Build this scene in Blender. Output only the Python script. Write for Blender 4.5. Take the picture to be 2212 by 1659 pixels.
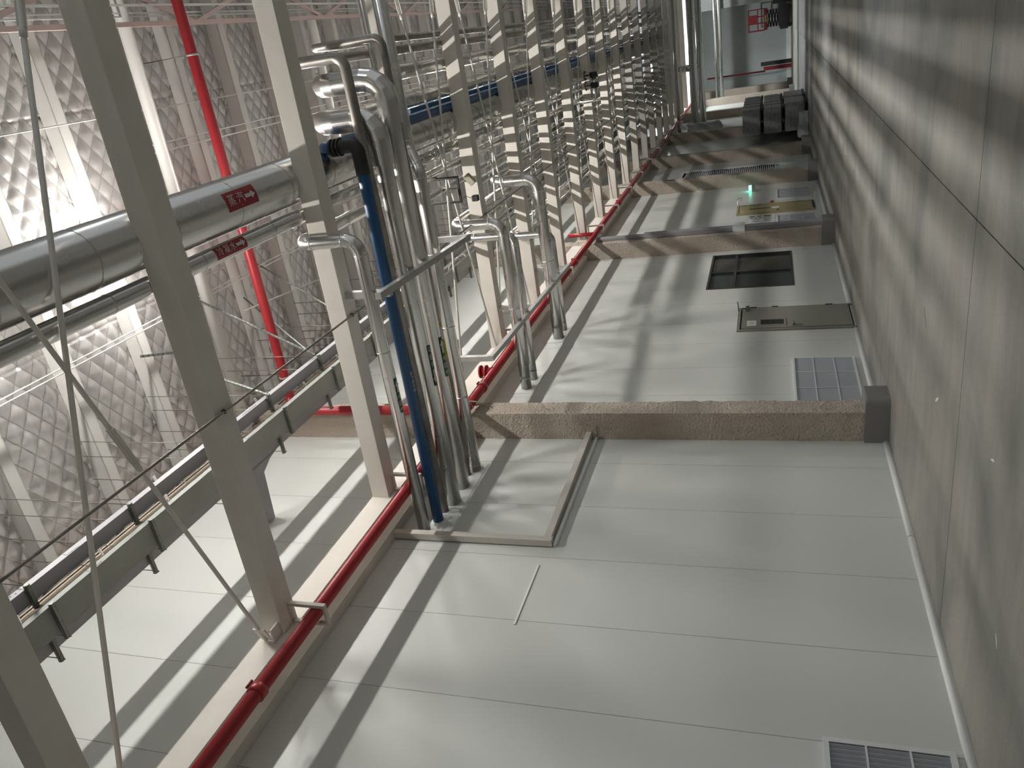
import bpy, math, random
from mathutils import Vector, Matrix, noise
random.seed(7)
S = bpy.context.scene
COL = S.collection
for o in list(bpy.data.objects): bpy.data.objects.remove(o)

# ------------------------------------------------------------------ camera
CX, CZ = 6.168, 1.58
F = 1665.0
cam_d = bpy.data.cameras.new('camera'); cam = bpy.data.objects.new('camera', cam_d); COL.objects.link(cam)
def cam_axes():
    a = Vector((554.0, -829.5, F)); yv = 80.5
    xr = -(a.y * yv + F * F) / a.x
    y = a.normalized(); z = Vector((xr, yv, F)).normalized(); x = y.cross(z)
    return x, y, z
ax, ay, az = cam_axes()                      # world axes expressed in camera (right, down, forward)
right = Vector((ax.x, ay.x, az.x)); down = Vector((ax.y, ay.y, az.y)); fwd = Vector((ax.z, ay.z, az.z))
cam.matrix_world = Matrix(((right.x, -down.x, -fwd.x, CX), (right.y, -down.y, -fwd.y, 0.0), (right.z, -down.z, -fwd.z, CZ), (0, 0, 0, 1)))
cam_d.sensor_fit = 'HORIZONTAL'; cam_d.sensor_width = 36.0; cam_d.lens = F / 2212.0 * 36.0
cam_d.clip_start = 0.05; cam_d.clip_end = 300
S.camera = cam
# ------------------------------------------------------------------ world, exposure
w = bpy.data.worlds.new('world'); S.world = w; w.use_nodes = True
w.node_tree.nodes['Background'].inputs[0].default_value = (0.80, 0.84, 0.86, 1)
w.node_tree.nodes['Background'].inputs[1].default_value = 0.50
S.view_settings.view_transform = 'Standard'; S.view_settings.look = 'None'
S.view_settings.exposure = 0.0; S.view_settings.gamma = 1.0; S.view_settings.use_curve_mapping = False
LAMP_E = 400.0          # radiance of the bare tubes of the lamp row over the pipes
LAMP_X, LAMP_Z = 4.3, 10.75
LAMP_YS = [6.1 + 2.9 * i for i in range(9)]
AISLE_E = 40.0           # dimmer unseen fill lamps over the open aisle to the right of the camera
# ------------------------------------------------------------------ materials
def mat(name, col, rough=0.5, metal=0.0, bump=None, var=None, emit=None, rvar=None, spec=None, trans=0.0):
    m = bpy.data.materials.new(name); m.use_nodes = True
    nt = m.node_tree; N = nt.nodes; L = nt.links; b = N['Principled BSDF']
    b.inputs['Base Color'].default_value = (*col, 1); b.inputs['Roughness'].default_value = rough
    b.inputs['Metallic'].default_value = metal
    if spec is not None: b.inputs['Specular IOR Level'].default_value = spec
    if trans: b.inputs['Transmission Weight'].default_value = trans
    tc = N.new('ShaderNodeTexCoord')
    def nz(scale, detail=4, stretch=None, dist=0.0):
        n = N.new('ShaderNodeTexNoise'); n.inputs['Scale'].default_value = scale; n.inputs['Detail'].default_value = detail
        n.inputs['Distortion'].default_value = dist
        mp = N.new('ShaderNodeMapping'); L.new(tc.outputs['Object'], mp.inputs['Vector']); L.new(mp.outputs[0], n.inputs['Vector'])
        if stretch: mp.inputs['Scale'].default_value = stretch
        return n
    if var:                                   # (scale, other colour, stretch, lo, hi)
        n = nz(var[0], 5, var[2] if len(var) > 2 else None, 0.3)
        r = N.new('ShaderNodeMapRange'); r.inputs[1].default_value = var[3] if len(var) > 3 else 0.35; r.inputs[2].default_value = var[4] if len(var) > 4 else 0.65
        L.new(n.outputs[0], r.inputs[0])
        mx = N.new('ShaderNodeMix'); mx.data_type = 'RGBA'
        mx.inputs[6].default_value = (*col, 1); mx.inputs[7].default_value = (*var[1], 1)
        L.new(r.outputs[0], mx.inputs[0]); L.new(mx.outputs[2], b.inputs['Base Color'])
    if rvar:
        n = nz(rvar[0], 3, rvar[3] if len(rvar) > 3 else None)
        r = N.new('ShaderNodeMapRange'); r.inputs[3].default_value = rvar[1]; r.inputs[4].default_value = rvar[2]
        L.new(n.outputs[0], r.inputs[0]); L.new(r.outputs[0], b.inputs['Roughness'])
    if bump:                                  # (scale, strength, distance, stretch)
        n = nz(bump[0], bump[4] if len(bump) > 4 else 3, bump[3] if len(bump) > 3 else None)
        bp = N.new('ShaderNodeBump'); bp.inputs['Strength'].default_value = bump[1]; bp.inputs['Distance'].default_value = bump[2]
        L.new(n.outputs[0], bp.inputs['Height']); L.new(bp.outputs[0], b.inputs['Normal'])
    if emit:
        b.inputs['Emission Color'].default_value = (*emit[0], 1); b.inputs['Emission Strength'].default_value = emit[1]
    return m
M = {}
M['panel'] = mat('white_wall_panel', (0.60, 0.61, 0.58), 0.36, bump=(1.1, 0.12, 0.02, (1, 1, 0.5)), rvar=(2.0, 0.28, 0.45))
M['beam'] = mat('cream_fireproof_coat', (0.70, 0.66, 0.595), 0.75, bump=(45, 0.35, 0.006), var=(3, (0.66, 0.62, 0.56)))
M['column'] = mat('sprayed_column_coat', (0.47, 0.415, 0.345), 0.9, bump=(24, 1.0, 0.045), var=(2.5, (0.43, 0.36, 0.30), (1, 1, .6)))
M['base'] = mat('grey_painted_plinth', (0.19, 0.185, 0.175), 0.65, bump=(18, 0.3, 0.008))
M['alu'] = mat('aluminium_jacket', (0.70, 0.69, 0.67), 0.22, 1.0, bump=(3.0, 0.035, 0.03), rvar=(5, 0.15, 0.34))
M['alu2'] = mat('aged_aluminium_jacket', (0.58, 0.57, 0.55), 0.33, 1.0, bump=(4.0, 0.05, 0.03), rvar=(6, 0.26, 0.45))
M['steel'] = mat('dull_galvanised_pipe', (0.36, 0.34, 0.31), 0.42, 0.85, bump=(12, 0.15, 0.006), var=(3.5, (0.24, 0.225, 0.205)), rvar=(7, 0.32, 0.55))
M['blue'] = mat('blue_pipe', (0.012, 0.075, 0.195), 0.33, bump=(6, 0.08, 0.01))
M['red'] = mat('red_fire_pipe', (0.36, 0.020, 0.026), 0.38, bump=(9, 0.10, 0.008), var=(5, (0.36, 0.02, 0.027)))
M['red_dk'] = mat('deep_red_paint', (0.20, 0.008, 0.01), 0.5)
M['black'] = mat('black_rubber', (0.015, 0.015, 0.014), 0.55)
M['tray'] = mat('grey_tray_steel', (0.30, 0.29, 0.31), 0.5, 0.25, var=(1.5, (0.27, 0.265, 0.275)))
M['tray2'] = mat('grey_green_tray_steel', (0.25, 0.26, 0.24), 0.55, 0.2, var=(1.8, (0.22, 0.23, 0.21)))
M['galv'] = mat('galvanised_channel', (0.22, 0.23, 0.215), 0.45, 0.6, var=(14, (0.16, 0.17, 0.155)))
M['rod'] = mat('threaded_rod', (0.20, 0.18, 0.15), 0.5, 0.5)
M['brace'] = mat('bracing_rod_paint', (0.68, 0.65, 0.60), 0.6)
M['bracket'] = mat('bare_steel_box_tube', (0.46, 0.45, 0.43), 0.45, 0.35, bump=(30, 0.1, 0.003), var=(8, (0.38, 0.375, 0.36)))
M['bracket2'] = mat('painted_box_tube', (0.52, 0.49, 0.44), 0.65, bump=(40, 0.2, 0.004))
M['foil'] = mat('silver_foil_quilt', (0.60, 0.58, 0.57), 0.34, 0.7, bump=(9, 0.28, 0.02, (1, 1, 1), 5), rvar=(9, 0.22, 0.45))
M['purlin'] = mat('white_purlin_paint', (0.66, 0.64, 0.61), 0.5)
M['pink'] = mat('pinkish_primer', (0.60, 0.47, 0.44), 0.6)
M['eave'] = mat('beige_eave_paint', (0.58, 0.49, 0.40), 0.6, var=(2, (0.52, 0.43, 0.34)))
M['white'] = mat('white_paint', (0.78, 0.78, 0.76), 0.45)
M['dark'] = mat('dark_gap', (0.03, 0.03, 0.028), 0.8)
M['doorp'] = mat('grey_beige_door_paint', (0.25, 0.24, 0.205), 0.5)
M['door2'] = mat('yellow_beige_door_paint', (0.36, 0.31, 0.16), 0.5)
M['wframe'] = mat('dark_window_frame', (0.035, 0.037, 0.036), 0.45)
M['glass'] = mat('dark_window_glass', (0.04, 0.045, 0.042), 0.08, trans=0.0, spec=0.5)
M['louvre'] = mat('grey_louvre_slat', (0.40, 0.41, 0.44), 0.5, 0.2)
M['louvre_f'] = mat('light_louvre_frame', (0.72, 0.73, 0.74), 0.45, 0.2)
M['cove'] = mat('white_floor_cove', (0.74, 0.75, 0.73), 0.4)
M['green'] = mat('green_label', (0.012, 0.075, 0.045), 0.4)
M['yellow'] = mat('yellow_label', (0.42, 0.38, 0.03), 0.4)
M['redl'] = mat('red_label', (0.30, 0.02, 0.03), 0.4)
M['ink'] = mat('white_print', (0.62, 0.60, 0.58), 0.5)
M['inkk'] = mat('black_print', (0.03, 0.03, 0.03), 0.5)
M['wrap'] = mat('wrapped_grey_sack', (0.30, 0.31, 0.31), 0.38, bump=(6, 0.7, 0.05, (1, 1, 3)), var=(4, (0.19, 0.20, 0.20), (1, 1, 4)))
M['plastic'] = mat('clear_dusty_film', (0.45, 0.47, 0.47), 0.25, bump=(12, 0.9, 0.04))
M['wood'] = mat('pallet_wood', (0.05, 0.045, 0.04), 0.8)
M['lens'] = mat('lamp_tube', (1, 1, 1), 0.4, emit=((1.0, 0.975, 0.93), LAMP_E))
M['lens2'] = mat('aisle_fill_lens', (1, 1, 1), 0.4, emit=((0.90, 0.97, 1.0), AISLE_E))
M['lens3'] = mat('far_fill_lens', (1, 1, 1), 0.4, emit=((0.92, 0.98, 1.0), 380.0))  # glow of the unseen lamps added at the far end
M['exit'] = mat('green_lamp_lens', (0.3, 1, 0.8), 0.4, emit=((0.12, 0.95, 0.62), 6.0))
M['beige'] = mat('beige_sensor_box', (0.40, 0.37, 0.28), 0.5)
M['far'] = mat('grey_far_wall', (0.42, 0.45, 0.44), 0.6, bump=(2, 0.1, 0.02))
M['part'] = mat('dark_grey_partition', (0.20, 0.205, 0.20), 0.7)
M['rope'] = mat('beige_rope_tape', (0.40, 0.36, 0.29), 0.9)
M['fluor'] = mat('pale_door_panel', (0.55, 0.63, 0.60), 0.4)

def floor_mat():
    m = bpy.data.materials.new('polished_concrete'); m.use_nodes = True
    nt = m.node_tree; N = nt.nodes; L = nt.links; b = N['Principled BSDF']
    tc = N.new('ShaderNodeTexCoord')
    def nz(scale, detail, st, dist=0.0):
        mp = N.new('ShaderNodeMapping'); mp.inputs['Scale'].default_value = st
        L.new(tc.outputs['Object'], mp.inputs[0]); n = N.new('ShaderNodeTexNoise')
        n.inputs['Scale'].default_value = scale; n.inputs['Detail'].default_value = detail; n.inputs['Distortion'].default_value = dist
        L.new(mp.outputs[0], n.inputs['Vector']); return n
    def ramp(src, stops):
        r = N.new('ShaderNodeValToRGB'); e = r.color_ramp.elements
        while len(e) < len(stops): e.new(0.5)
        for k, (p, c) in enumerate(stops): e[k].position = p; e[k].color = (*c, 1)
        L.new(src.outputs[0], r.inputs[0]); return r
    big = ramp(nz(0.55, 5, (1, 1.0, 1), 0.8), [(0.34, (0.175, 0.178, 0.165)), (0.47, (0.265, 0.255, 0.23)), (0.66, (0.315, 0.30, 0.27))])
    str_ = ramp(nz(2.4, 6, (0.3, 1.9, 1), 0.5), [(0.3, (0.84, 0.86, 0.86)), (0.7, (1.09, 1.06, 1.03))])
    fine = ramp(nz(30, 4, (1, 1, 1)), [(0.25, (0.92, 0.92, 0.92)), (0.75, (1.06, 1.06, 1.06))])
    def mul(a, c):
        x = N.new('ShaderNodeMix'); x.data_type = 'RGBA'; x.blend_type = 'MULTIPLY'; x.inputs[0].default_value = 1
        L.new(a, x.inputs[6]); L.new(c, x.inputs[7]); return x.outputs[2]
    c = mul(mul(big.outputs[0], str_.outputs[0]), fine.outputs[0])
    L.new(c, b.inputs['Base Color'])
    rr = N.new('ShaderNodeMapRange'); rr.inputs[3].default_value = 0.42; rr.inputs[4].default_value = 0.66
    L.new(nz(1.3, 4, (1, 1, 1)).outputs[0], rr.inputs[0]); L.new(rr.outputs[0], b.inputs['Roughness'])
    bp = N.new('ShaderNodeBump'); bp.inputs['Strength'].default_value = 0.15; bp.inputs['Distance'].default_value = 0.01
    L.new(nz(25, 4, (1, 1, 1)).outputs[0], bp.inputs['Height']); L.new(bp.outputs[0], b.inputs['Normal'])
    return m
M['floor'] = floor_mat()
def foil_seams(m):                            # the stitched seam lines of the quilt, where the mesh is creased
    nt = m.node_tree; N = nt.nodes; L = nt.links; b = N['Principled BSDF']
    tc = N.new('ShaderNodeTexCoord'); sp = N.new('ShaderNodeSeparateXYZ'); L.new(tc.outputs['Object'], sp.inputs[0])
    def mth(op, a, c):
        n_ = N.new('ShaderNodeMath'); n_.operation = op
        for i, v in enumerate((a, c)):
            if v is None: continue
            if isinstance(v, (int, float)): n_.inputs[i].default_value = v
            else: L.new(v, n_.inputs[i])
        return n_.outputs[0]
    u = mth('MULTIPLY', sp.outputs[0], math.pi / .42); v = mth('MULTIPLY', sp.outputs[1], math.pi / .30)
    la = mth('ABSOLUTE', mth('SINE', mth('ADD', u, v), None), None); lb = mth('ABSOLUTE', mth('SINE', mth('SUBTRACT', u, v), None), None)
    mn = mth('MINIMUM', la, lb); k = mth('MULTIPLY', mn, 9.0); k = mth('MINIMUM', k, 1.0)
    mx = N.new('ShaderNodeMix'); mx.data_type = 'RGBA'; mx.inputs[6].default_value = (0.33, 0.32, 0.31, 1); mx.inputs[7].default_value = b.inputs['Base Color'].default_value
    L.new(k, mx.inputs[0]); L.new(mx.outputs[2], b.inputs['Base Color'])
foil_seams(M['foil'])

# ------------------------------------------------------------------ mesh helpers
class MB:
    def __init__(s): s.v = []; s.f = []; s.sm = []
    def add(s, vs, fs, smooth=False):
        n = len(s.v); s.v += [Vector(v) for v in vs]
        for f in fs: s.f.append([i + n for i in f]); s.sm.append(smooth)
        return s
    def box(s, x0, x1, y0, y1, z0, z1, sk=0.0):
        v = [(x, y + sk * x, z) for x in (x0, x1) for y in (y0, y1) for z in (z0, z1)]
        return s.add(v, [(0, 1, 3, 2), (4, 6, 7, 5), (0, 4, 5, 1), (2, 3, 7, 6), (0, 2, 6, 4), (1, 5, 7, 3)])
    def rings(s, rs, caps=True, smooth=True):
        n = len(rs[0]); k = len(s.v)
        for r in rs: s.v += [Vector(p) for p in r]
        for i in range(len(rs) - 1):
            for j in range(n):
                a = k + i * n + j; b_ = k + i * n + (j + 1) % n
                s.f.append([a, b_, b_ + n, a + n]); s.sm.append(smooth)
        if caps:
            s.f.append([k + j for j in range(n)][::-1]); s.sm.append(False)
            e = k + (len(rs) - 1) * n; s.f.append([e + j for j in range(n)]); s.sm.append(False)
        return s
    def tube(s, pts, r, seg=18, bend=0.0, nb=6, smooth=True):
        pts = [Vector(p) for p in pts]; P = [pts[0]]
        for i in range(1, len(pts) - 1):
            a = (pts[i - 1] - pts[i]).normalized(); b = (pts[i + 1] - pts[i]).normalized()
            if bend <= 0 or a.dot(b) < -0.999: P.append(pts[i]); continue
            ang = a.angle(b); t = bend / math.tan(ang / 2)
            t = min(t, (pts[i - 1] - pts[i]).length * 0.48, (pts[i + 1] - pts[i]).length * 0.48)
            R = t * math.tan(ang / 2); c = pts[i] + (a + b).normalized() * (R / math.sin(ang / 2))
            p0 = pts[i] + a * t; p1 = pts[i] + b * t; u = p0 - c; v = p1 - c; th = u.angle(v)
            for k in range(nb + 1):
                f = k / nb; P.append(c + (u * math.sin((1 - f) * th) + v * math.sin(f * th)) / math.sin(th))
        P.append(pts[-1])
        d = (P[1] - P[0]).normalized(); up = Vector((0, 0, 1)) if abs(d.z) < 0.9 else Vector((1, 0, 0))
        nrm = (up - d * up.dot(d)).normalized(); rs = []
        for i, p in enumerate(P):
            if i == 0: d = (P[1] - P[0]).normalized(); plane = d
            elif i == len(P) - 1: d = (P[-1] - P[-2]).normalized(); plane = d
            else:
                d0 = (P[i] - P[i - 1]).normalized(); d1 = (P[i + 1] - P[i]).normalized(); plane = (d0 + d1).normalized(); d = d0
            nrm = (nrm - d * nrm.dot(d)).normalized(); bn = d.cross(nrm); ring = []
            for j in range(seg):
                q = nrm * math.cos(2 * math.pi * j / seg) * r + bn * math.sin(2 * math.pi * j / seg) * r
                if i not in (0, len(P) - 1): q = q - d * (q.dot(plane) / d.dot(plane))
                ring.append(p + q)
            rs.append(ring)
            if 0 < i < len(P) - 1: nrm = (nrm - d1 * nrm.dot(d1)).normalized()
        return s.rings(rs, True, smooth)
    def bar(s, a, b, w, h, up=(0, 0, 1)):
        a = Vector(a); b = Vector(b); d = (b - a).normalized(); u = Vector(up)
        if abs(d.dot(u)) > 0.95: u = Vector((1, 0, 0))
        sd = d.cross(u).normalized() * w / 2; u = sd.cross(d).normalized() * h / 2
        v = [p + i * sd + j * u for p in (a, b) for i in (-1, 1) for j in (-1, 1)]
        return s.add(v, [(0, 1, 3, 2), (4, 6, 7, 5), (0, 4, 5, 1), (2, 3, 7, 6), (0, 2, 6, 4), (1, 5, 7, 3)])
    def grid(s, fn, nu, nv, smooth=True):
        k = len(s.v)
        for i in range(nu + 1):
            for j in range(nv + 1): s.v.append(Vector(fn(i / nu, j / nv)))
        for i in range(nu):
            for j in range(nv):
                a = k + i * (nv + 1) + j; s.f.append([a, a + 1, a + nv + 2, a + nv + 1]); s.sm.append(smooth)
        return s
ORG = {}
def mesh_of(mb, m, off):
    me = bpy.data.meshes.new('m'); me.from_pydata([tuple(v - off) for v in mb.v], [], mb.f)
    me.polygons.foreach_set('use_smooth', mb.sm); me.materials.append(M[m] if isinstance(m, str) else m); me.update(); return me
def obj(name, mb, m, parent=None, bevel=0.0):
    if parent is not None: off = ORG[parent]
    else:
        xs = [v.x for v in mb.v]; ys = [v.y for v in mb.v]; zs = [v.z for v in mb.v]
        off = Vector(((min(xs) + max(xs)) / 2, (min(ys) + max(ys)) / 2, min(zs)))
    me = mesh_of(mb, m, off); me.name = name
    o = bpy.data.objects.new(name, me); COL.objects.link(o)
    if parent is not None: o.parent = parent
    else: o.location = off
    ORG[o] = off
    if bevel:
        b = o.modifiers.new('bevel', 'BEVEL'); b.width = bevel; b.segments = 2; b.limit_method = 'ANGLE'
    return o
def thing(name, label, cat, loc, group=None):
    o = bpy.data.objects.new(name, None); COL.objects.link(o); o.location = loc; o.empty_display_size = 0.1
    ORG[o] = Vector(loc); return tag(o, label, cat, group)
def tag(o, label, cat, group=None):
    o['label'] = label; o['category'] = cat
    if group: o['group'] = group
    return o
def struct(name, mb, m, label=None, parent=None, bevel=0.0):
    o = obj(name, mb, m, parent, bevel)
    if parent is None:
        o['kind'] = 'structure'
        if label: o['label'] = label; o['category'] = name.split('_')[0]
    return o
ORD = ['first', 'second', 'third', 'fourth', 'fifth', 'sixth', 'seventh', 'eighth', 'ninth', 'tenth', 'eleventh', 'twelfth', 'thirteenth', 'fourteenth', 'fifteenth', 'sixteenth', 'seventeenth', 'eighteenth', 'nineteenth', 'twentieth']
def text_mesh(body, size, origin, ux, uy, m, parent, name='lettering', depth=0.001):
    """flat lettering as a mesh; ux reading direction, uy up direction"""
    c = bpy.data.curves.new('t', 'FONT'); c.body = body; c.size = size; c.align_x = 'CENTER'; c.align_y = 'CENTER'; c.extrude = depth / 2; c.resolution_u = 2
    t = bpy.data.objects.new('t', c); COL.objects.link(t)
    me = bpy.data.meshes.new_from_object(t.evaluated_get(bpy.context.evaluated_depsgraph_get()))
    bpy.data.objects.remove(t)
    ux = Vector(ux).normalized(); uy = Vector(uy).normalized(); n = ux.cross(uy); o0 = Vector(origin)
    mb = MB(); mb.v = [o0 + ux * v.co.x + uy * v.co.y + n * v.co.z for v in me.vertices]
    mb.f = [list(p.vertices) for p in me.polygons]; mb.sm = [False] * len(mb.f)
    return obj(name, mb, m, parent)
SK = 0.03                                   # the cross members run very slightly askew of the wall

# ================================================================== SETTING
YEND = 68.0
fl = MB(); XJ = 4.29; YJ = 7.05
xs = [-0.3, XJ - 0.006, XJ + 0.006, 20.0]; ys = [-7.0, YJ - 0.006, YJ + 0.006, 19.9, 19.912, 34, 34.012, 52, 52.012, YEND + 0.3]
slabs = [(a, b, c, d) for a, b in ((xs[0], xs[1]), (xs[2], xs[3])) for c, d in ((ys[0], ys[1]), (ys[2], ys[3]), (ys[4], ys[5]), (ys[6], ys[7]), (ys[8], ys[9]))]
floor = struct('floor', MB().box(-0.3, 20, -7, YEND + 0.3, -0.3, -0.012), 'dark', 'bare polished grey concrete slab floor with two thin joints')
for a, b, c, d in slabs: obj('floor_slab', MB().box(a, b, c, d, -0.012, 0.0), 'floor', floor)
# floor scuffs: short pale paint drips and dark nicks on the slab
def scuff(x, y, l, wd, rot):
    c, s_ = math.cos(rot), math.sin(rot); P = []
    for i in range(10):
        t = 2 * math.pi * i / 10; u, v = l * math.cos(t), wd * math.sin(t) * (1 + 0.3 * math.sin(3 * t)); P.append((x + u * c - v * s_, y + u * s_ + v * c, 0.0))
    return MB().rings([P, [(p[0], p[1], 0.0012) for p in P]], True, False)
for a in ((2.18, 8.0, .09, .018, 2.2, 'white'), (1.7, 3.9, .07, .012, .7, 'white'), (1.45, 5.3, .06, .01, .6, 'white'), (2.7, 5.9, .05, .01, 1.9, 'white'), (0.75, 15.4, .06, .02, 0, 'black'), (2.75, 8.9, .13, .006, .8, 'dark')):
    obj('scuff_mark', scuff(*a[:5]), a[5], floor)

# left wall, panel by panel, with openings
OPEN = [(18.47, 21.38, 1.10, 3.14), (15.6, 17.0, 0.04, 2.32), (31.3, 34.3, 1.45, 5.1), (32.2, 34.3, 0.12, 1.42)]
WTOP = 11.15
wl = MB().box(-0.30, -0.28, -7, YEND, 0, WTOP)
wall = struct('wall_left', wl, 'dark', 'tall off-white metal panel wall with thin vertical joints')
def cut_panel(y0, y1):
    mb = MB(); cuts = sorted(set([y0, y1] + [c for o in OPEN for c in o[:2] if y0 < c < y1]))
    for a, b in zip(cuts[:-1], cuts[1:]):
        mid = (a + b) / 2; hol = sorted([(o[2], o[3]) for o in OPEN if o[0] < mid < o[1]]); z = 0.0
        for h0, h1 in hol:
            if h0 > z: mb.box(-0.10, 0.0, a, b, z, h0)
            z = h1
        mb.box(-0.10, 0.0, a, b, z, WTOP)
    return mb
y = 5.43 - 1.2 * 10
while y < YEND:
    obj('wall_panel', cut_panel(y + 0.003, min(y + 1.197, YEND)), 'panel', wall); y += 1.2
obj('panel_backing', MB().box(-0.115, -0.105, -7, 15.5, 0, WTOP).box(-0.115, -0.105, 17.1, 18.4, 0, WTOP).box(-0.115, -0.105, 21.5, 31.2, 0, WTOP).box(-0.115, -0.105, 34.4, YEND, 0, WTOP), 'dark', wall)
struct('wall_far', MB().box(-0.3, 20, YEND, YEND + 0.2, 0, WTOP), 'far', 'plain grey end wall far down the hall')
struct('wall_right', MB().box(20, 20.2, 24, YEND, 0, 11.8), 'panel')
struct('wall_back', MB().box(-0.3, 20, -7.2, -7, 0, 11.8), 'panel')
cv = MB()
def quarter(x0, y0, y1, r):
    P = [(x0, 0, 0), (x0, 0, 2 * r)] + [(x0 + r * math.cos(t), 0, r + r * math.sin(t)) for t in (math.pi / 2 * .8, math.pi / 4, 0, -math.pi / 4)] + [(x0 + r * .7, 0, 0)]
    return [[(p[0], yy, p[2]) for p in P] for yy in (y0, y1)]
bb = struct('baseboard_left', MB().rings(quarter(0.0, -7, 4.6, .042)), 'cove', 'thin rounded white strip along the foot of the wall')
for a, b in ((4.62, 8.6), (8.62, 10.95), (11.5, 15.55), (17.05, 21.7), (22.3, 30.2), (30.9, 35.8), (36.6, 68)):
    obj('cove_length', MB().rings(quarter(0.0, a, b, .042)), 'cove', bb)

# ------------------------------------------------------------------ ceiling: quilted foil blankets between purlins
ceil = struct('ceiling', MB().box(-0.3, 20, -7, YEND, 11.78, 11.82), 'dark', 'roof lined with quilted silver foil insulation')
PUR0, PURS = 9.25, 1.45
def quilt(seed, x1, nu, nv):
    def fn(u, v):
        x = u * x1; y_ = v * (PURS + .1); a = x / .42 + y_ / .30; b = x / .42 - y_ / .30
        h = (abs(math.sin(math.pi * a)) * abs(math.sin(math.pi * b))) ** 0.62
        n1 = noise.noise(Vector((x * 1.1, y_ * 1.1, seed * 9.0))); n2 = noise.noise(Vector((x * 8, y_ * 8, seed * 5.0)))
        sag = 0.05 * math.sin(math.pi * v)
        seam = -0.02 if (x % 3.1) < .05 else 0
        return (x, y_, 11.61 - 0.045 * h - sag + 0.012 * n1 + 0.009 * n2 - seam)
    return MB().grid(fn, nu, nv)
qm = [mesh_of(quilt(k, 8.4, 400, 66), 'foil', Vector((0, 0, 0))) for k in range(3)]
ql = mesh_of(quilt(4, 11.6, 60, 8), 'foil', Vector((0, 0, 0)))
def place(name, me, parent, loc):
    o = bpy.data.objects.new(name, me); COL.objects.link(o); o.parent = parent; o.location = Vector(loc) - ORG[parent]; return o
n = -11
while PUR0 + n * PURS < YEND - 1:
    yy = PUR0 + n * PURS
    if yy < 30 and yy > -2: place('insulation_blanket', qm[n % 3], ceil, (0, yy - .05, 0))
    else: place('insulation_blanket', qm[n % 3], ceil, (0, yy - .05, 0))
    place('insulation_blanket', ql, ceil, (8.4, yy - .05, 0)); n += 1
# purlins
n = -6; cnt = 0
pm = mesh_of(MB().box(0.1, 20, 0, 0.19, 0, 0.012).box(0.1, 20, 0, 0.012, 0, 0.26).box(0.1, 20, 0.178, 0.19, 0, 0.05), 'purlin', Vector((0, 0, 0)))
n = -5
def ordw(i):
    T = ['', '', 'twenty', 'thirty', 'forty', 'fifty']
    return ORD[i] if i < 19 else (T[(i + 1) // 10][:-1] + 'ieth' if (i + 1) % 10 == 0 else T[(i + 1) // 10] + '-' + ORD[(i + 1) % 10 - 1])
while PUR0 + n * PURS < YEND - 1:
    o = bpy.data.objects.new('roof_purlin', pm); COL.objects.link(o); o.location = (0, PUR0 + n * PURS, 11.30); ORG[o] = Vector(o.location)
    tag(o, 'white steel purlin running across under the silver roof quilt', 'purlin', 'roof purlins'); o['label'] = 'white steel purlin under the silver roof quilt, the ' + ordw(n + 5) + ' one counted from the camera end'; n += 1
# round white duct beside purlins
for yy, r_, lab in ((10.95, .105, 'round white pipe running across under the roof between the near beams'), (16.6, .10, 'round white pipe running across under the roof deeper in the hall')):
    t = obj('white_pipe', MB().tube([(0.1, yy - .3, 11.0), (20, yy + .3, 11.0)], r_, 18), 'purlin'); tag(t, lab, 'pipe')
# eave beam along the top of the wall
ev = MB().box(0.0, 0.30, -7, YEND, 11.02, 11.05).box(0.0, 0.03, -7, YEND, 10.75, 11.3).box(0.27, 0.30, -7, YEND, 10.98, 11.09)
t = obj('eave_beam', ev, 'eave'); tag(t, 'beige painted steel eave beam along the top of the wall', 'beam')
for i in range(14):
    yy = 3.9 + i * 1.45
    obj('stiffener', MB().bar((0.03, yy, 10.75), (0.62, yy + .3, 11.28), 0.012, 0.05), 'purlin', t)

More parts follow.
